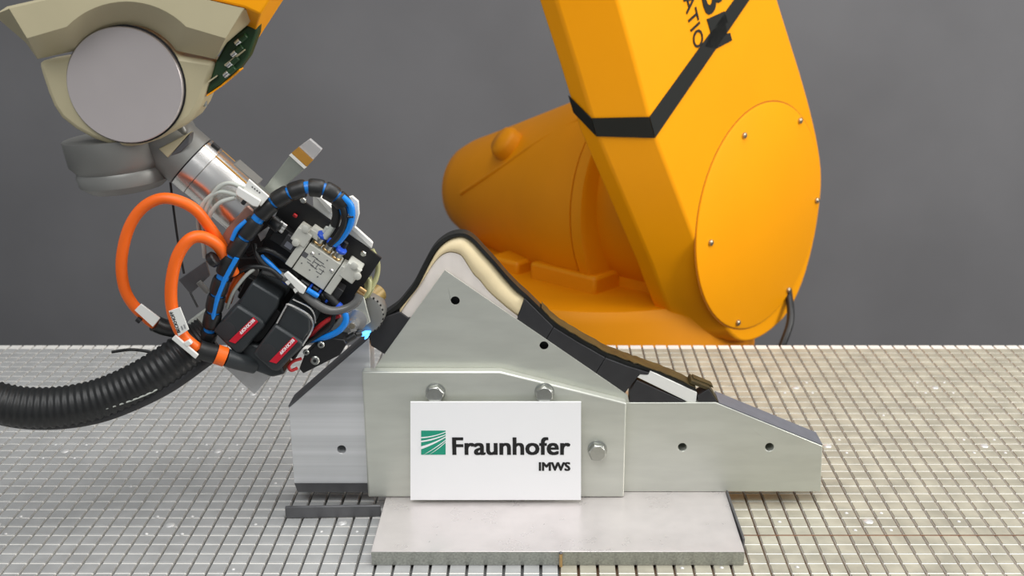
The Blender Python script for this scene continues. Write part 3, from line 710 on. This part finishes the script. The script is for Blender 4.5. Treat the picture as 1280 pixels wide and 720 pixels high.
for k in range(26):
    t_ = 2 * math.pi * k / 26; d_ = Vector((math.cos(t_), 0, math.sin(t_)))
    c_ = rc_ + Vector((.0004, .0035, 0)) + d_ * .0272
    rod('roller_stud', c_, c_ + Vector((0, -.0026, 0)), .0016, M_blkd, ro, 6)
rod('yellow_roller', at(463, 374, 1.535), at(475, 364, 1.550), .013, M_amber, tl, 24)
slab('clear_bracket', [(455, 350), (464, 346), (468, 362), (461, 373), (455, 372)], 1.510, 1.516, M_clear, tl, bevel=.001)
fl = lathe('flame', at(450, 419, 1.497), at(464, 414, 1.512) - at(450, 419, 1.497), [(0, .0012), (.004, .0030), (.011, .0036), (.018, .0014), (.020, 0)], M_flame, tl, 14, sharp=80)
tag(fl, 'glowing blue hot-gas flame')
lathe('flame', at(456, 424, 1.499), at(462, 415, 1.510) - at(456, 424, 1.499), [(0, .0006), (.004, .0022), (.010, .0020), (.014, 0)], M_flame, tl, 12, sharp=80)
# odd brackets behind the cables
slab('rear_bracket', [(223, 350), (257, 326), (262, 345), (238, 368)], 1.56, 1.565, M_steel, tl, bevel=.0008)
rod('bracket_rod', at(248, 352, 1.55), at(260, 366, 1.55), .004, M_wgrey, tl)
slab('grey_cone', [(233, 404), (256, 387), (258, 390), (254, 413), (246, 409)], 1.53, 1.545, M_gtube, tl, bevel=.002)
slab('clear_guard', [(281, 459), (318, 493), (340, 468), (300, 448)], 1.50, 1.503, M_glass, tl)
slab('centre_block', [(290, 322), (330, 322), (350, 345), (330, 372), (300, 362)], 1.525, 1.545, M_blkd, tl, bevel=.002)
slab('grey_spacer', [(313, 338), (322, 336), (324, 352), (316, 354)], 1.515, 1.522, M_wgrey, tl)
slab('silver_bracket', [(340, 262), (362, 247), (356, 262), (341, 278)], 1.510, 1.52, M_alul, tl, bevel=.0006)
slab('silver_bracket', [(322, 293), (336, 283), (338, 290), (326, 302)], 1.51, 1.52, M_alul, tl, bevel=.0006)
# tubes that run across the tool
tube('grey_hose', [(330, 338, 1.475), (352, 345, 1.470), (372, 360, 1.466), (392, 378, 1.464), (412, 388, 1.464), (432, 386, 1.466), (445, 378, 1.468), (450, 368, 1.471)], .0056, M_hose, tl)
tube('blue_hose', [(424, 384, YK), (431, 391, 1.466), (432, 402, 1.466), (424, 413, 1.468), (408, 421, 1.472), (388, 425, 1.478)], .0042, M_blue, tl)
tube('red_wire', [(425, 394, 1.474), (410, 400, 1.474), (395, 412, 1.476), (384, 424, 1.478)], .0032, M_redw, tl)
tube('black_wire', [(418, 392, 1.470), (413, 408, 1.471), (400, 418, 1.472), (378, 432, 1.474), (366, 448, 1.474)], .0030, M_rub, tl)
tube('red_wire', [(377, 448, 1.466), (366, 452, 1.464), (361, 458, 1.464), (364, 463, 1.464), (372, 460, 1.466)], .0022, M_redw, tl)
tube('clear_hose', [(465, 312, 1.512), (472, 328, 1.514), (471, 345, 1.514), (464, 360, 1.512), (452, 372, 1.508)], .0034, M_clear, tl)
tube('clear_hose', [(455, 372, 1.505), (461, 364, 1.505), (462, 352, 1.508), (458, 347, 1.51)], .0030, M_clear, tl)
tube('blue_hose', [(327, 320, 1.478), (338, 330, 1.472), (350, 342, 1.469), (362, 352, 1.466)], .0030, M_blue, tl)
tube('blue_hose', [(384, 362, 1.462), (392, 367, 1.462), (397, 370, 1.464)], .0036, M_blue, tl)
tube('black_wire', [(318, 305, 1.48), (322, 320, 1.474), (332, 332, 1.472), (348, 338, 1.474), (366, 340, 1.480)], .0036, M_rub, tl)
tube('black_wire', [(310, 318, 1.48), (330, 312, 1.474), (346, 318, 1.474), (362, 330, 1.476), (372, 346, 1.478)], .0034, M_rub, tl)
tube('black_wire', [(290, 345, 1.472), (312, 334, 1.468), (336, 336, 1.466), (352, 348, 1.464)], .0032, M_rub, tl)
tube('grey_wire', [(284, 385, 1.468), (292, 365, 1.466), (306, 346, 1.466), (318, 336, 1.468)], .0024, M_gtube, tl)
tube('orange_wire', [(285, 378, 1.476), (292, 358, 1.476), (302, 340, 1.478)], .0050, M_orange, tl)
mk = slab('white_marker', [(354, 343.5), (359, 339.5), (383, 360), (379, 368), (374, 366)], 1.456, 1.461, M_white, tl, bevel=.001)
slab('marker_foot', [(356, 353), (361, 350), (364, 353), (360, 357)], 1.457, 1.462, M_white, mk, bevel=.0006)
slab('marker_foot', [(366, 362), (371, 359), (374, 363), (369, 367)], 1.457, 1.462, M_white, mk, bevel=.0006)

# ------------------------------------------------------------------ cables
def path_px(pts, sub=8): return curve([at(*p) for p in pts], sub)
o1 = thing('orange_cable', 'orange motor cable in the wide outer loop left of the tool', 'cable', at(190, 404, 1.45), 'orange motor cables')
sweep('sheath', path_px([(283, 322, 1.47), (276, 305, 1.462), (262, 284, 1.45), (244, 262, 1.44), (220, 250, 1.435), (198, 249, 1.435), (176, 262, 1.435), (160, 288, 1.435), (152, 325, 1.436), (155, 358, 1.440), (166, 380, 1.445), (184, 398, 1.452), (196, 407, 1.458)], 6), .0072, M_orange, o1, 16)
slab('white_tag', [(176, 380), (168, 388), (191, 409), (200, 398)], 1.434, 1.437, M_white, o1, bevel=.0006)
sweep('connector', path_px([(193, 404, 1.455), (205, 409, 1.462), (222, 412, 1.47)], 4), .011, M_rub, o1, 18)
rod('tie_head', at(171, 398, 1.443), at(176, 402, 1.443), .004, M_rub, o1)
o2 = thing('orange_cable', 'orange motor cable in the tight inner loop with a large printed tag', 'cable', at(275, 445, 1.44), 'orange motor cables')
sweep('sheath', path_px([(292, 342, 1.464), (281, 320, 1.455), (270, 305, 1.445), (252, 296, 1.435), (236, 300, 1.430), (222, 320, 1.428), (215, 348, 1.428), (214, 376, 1.430), (219, 400, 1.432), (230, 421, 1.436), (247, 436, 1.440)], 6), .0078, M_orange, o2, 16)
tgm = slab('printed_tag', [(210.5, 389), (225, 384), (236, 412), (223, 420.5)], 1.4225, 1.4245, M_white, o2, bevel=.0004)
ta, tb_ = at(221.5, 417.5, 1.4225), at(211.5, 391, 1.4225); exd = tb_ - ta; exd.y = 0
text('lettering', 'BECKHOFF', at(225.6, 415.6, 1.4223), exd, Vector((-exd.z, 0, exd.x)), .0060, M_ink, tgm, depth=.0002, bold=.03)
for k in range(3):
    p_ = at(229 + k * 3.2, 412.5 - k * 1.8, 1.4223); q_ = p_ + exd.normalized() * .021
    text('lettering', '||||||||||', p_, exd, Vector((-exd.z, 0, exd.x)), .0022, M_slate, tgm, depth=.0002) if k < 2 else None
sweep('connector', path_px([(247, 436, 1.440), (258, 440, 1.444), (276, 444, 1.45)], 4), .0125, M_rub, o2, 18)
sweep('orange_band', path_px([(270, 442.5, 1.447), (282, 446.5, 1.450)], 4), .0132, M_orange, o2, 18)
sweep('connector', path_px([(282, 446.5, 1.450), (297, 451, 1.457), (318, 456, 1.47)], 4), .0120, M_motor, o2, 18)
slab('white_clip', [(214, 424), (219, 419), (248, 444), (244, 449)], 1.424, 1.428, M_white, o2, bevel=.001)
slab('clip_foot', [(229, 429), (236, 425), (240, 430), (233, 434)], 1.423, 1.430, M_white, o2, bevel=.001)

# spiral-wrapped bundle of blue and black lines arching over the valve plate
cbn = thing('cable_bundle', 'bundle of blue lines in black spiral wrap arching over the valve plate', 'cable bundle', at(258, 425, 1.46))
bpts = [(258, 428, 1.470), (264, 405, 1.462), (270, 375, 1.458), (279, 345, 1.455), (293, 315, 1.455), (312, 287, 1.457), (334, 260, 1.460), (358, 243, 1.462), (384, 234.5, 1.464), (408, 238, 1.466), (426, 251, 1.468), (433, 266, 1.470)]
bp_ = path_px(bpts, 10)
sweep('blue_lines', bp_, .0080, M_blue, cbn, 14)
L_ = len(bp_) - 1; ks = 0; i_ = 1
while i_ < L_ - 6:
    sl_ = 6 if i_ < 30 else 7
    seg_ = bp_[i_:i_ + sl_ + 1]
    rr_ = [.0108] + [.0116] * (len(seg_) - 2) + [.0108]
    sweep('black_wrap', seg_, rr_, M_rub, cbn, 14); i_ += sl_ + (2 if ks % 3 == 0 else 1); ks += 1
tube('blue_line', [(428, 246, 1.462), (438, 256, 1.462), (440, 270, 1.463), (436, 285, 1.466), (426, 299, 1.470), (418, 306, 1.472)], .0042, M_blue, cbn)
tube('black_line', [(424, 250, 1.464), (430, 264, 1.462), (430, 280, 1.464), (422, 296, 1.468), (412, 306, 1.472)], .0044, M_rub, cbn)
tube('black_line', [(420, 256, 1.468), (421, 270, 1.470), (418, 282, 1.472)], .0060, M_rub, cbn)
tube('grey_line', [(418, 279, 1.471), (412, 289, 1.472), (406, 297, 1.473)], .0044, M_gtube, cbn)
tube('blue_line', [(266, 398, 1.452), (272, 372, 1.448), (283, 345, 1.446), (296, 322, 1.446)], .0032, M_blue, cbn)
tube('blue_line', [(290, 300, 1.449), (296, 287, 1.449), (308, 276, 1.452)], .0030, M_blue, cbn)
slab('white_tie_mount', [(434, 247), (440, 245), (448, 252), (449, 268), (444, 284), (436, 281), (440, 264)], 1.474, 1.480, M_white, cbn, bevel=.001)
rod('tie_head', at(434, 271, 1.460), at(442, 271, 1.460), .0016, M_rub, cbn)
rod('tie_band', at(262, 327, 1.440), at(270, 322, 1.440), .010, M_blkd, cbn)

# pale grey control cables with white markers
gcab = thing('grey_cable', 'pale grey thin cables looping to white markers below the chrome tube', 'cable', at(255, 285, 1.455))
tube('cable', [(249, 292, 1.466), (248, 272, 1.452), (256, 252, 1.448), (274, 240, 1.447), (296, 244, 1.450)], .0028, M_gtube, gcab)
tube('cable', [(254, 290, 1.466), (256, 268, 1.452), (268, 240, 1.447), (285, 229, 1.447), (306, 236, 1.45)], .0028, M_gtube, gcab)
tube('cable', [(259, 290, 1.466), (262, 270, 1.452), (274, 254, 1.447), (294, 247, 1.449)], .0028, M_gtube, gcab)
tube('cable', [(256, 322, 1.47), (254, 305, 1.468), (249, 292, 1.466)], .0028, M_gtube, gcab)
slab('white_marker', [(311, 224), (336, 246), (326, 258), (303, 239)], 1.446, 1.450, M_white, gcab, bevel=.0006)
slab('white_marker', [(297, 233), (326, 251), (322, 259), (316, 258), (294, 243)], 1.441, 1.4455, M_white, gcab, bevel=.0012)
rod('tie_head', at(303, 255, 1.444), at(307, 250, 1.444), .0028, M_rub, gcab)
for k in range(4):
    slab('print_mark', [(315 + k * 3, 232.5 + k * 2.3), (316.6 + k * 3, 233.8 + k * 2.3), (315.8 + k * 3, 235.3 + k * 2.3), (314.2 + k * 3, 234 + k * 2.3)], 1.4455, 1.4459, M_steel, gcab)

# corrugated hose, lower left
hs_ = thing('corrugated_hose', 'thick black corrugated hose curving in from the left under the orange cables', 'hose', at(165, 490, 1.46))
hp_ = path_px([(-90, 470, 1.40), (-30, 495, 1.41), (20, 508, 1.42), (70, 509, 1.43), (120, 500, 1.44), (165, 482, 1.45), (205, 459, 1.46), (240, 434, 1.475), (262, 418, 1.485)], 22)
rr_ = [.0262 + (.0010 if (i % 4) < 2 else -.0006) for i in range(len(hp_))]
sweep('corrugated_tube', hp_, rr_, M_rub, hs_, 26, sharp=80)
tube('outer_sleeve', [(-90, 488, 1.395), (-30, 513, 1.405), (20, 526, 1.415), (70, 528, 1.425), (120, 521, 1.434), (166, 505, 1.442), (212, 482, 1.452), (252, 454, 1.468), (276, 436, 1.482)], .0095, M_blk, hs_)
tube('grey_wire', [(-90, 484, 1.38), (-30, 509, 1.39), (20, 522, 1.400), (70, 523, 1.408), (120, 514, 1.418), (160, 502, 1.426), (190, 490, 1.434), (206, 480, 1.444)], .0012, M_gtube, hs_)
tube('black_wire', [(140, 440, 1.47), (165, 437, 1.47), (190, 441, 1.472), (206, 450, 1.474)], .0020, M_rub, hs_)
w1 = tube('thin_wire', [(213, 228, 1.54), (217, 262, 1.54), (223, 305, 1.535), (230, 342, 1.53)], .0016, M_rub); tag(w1, 'thin black wire hanging from the wrist behind the orange cables', 'wire')
w2 = tube('thin_wire', [(238, 366, 1.545), (242, 374, 1.54), (247, 384, 1.535)], .0014, M_rub, None); tag(w2, 'short black wire end beside the grey bracket behind the orange cables', 'wire')
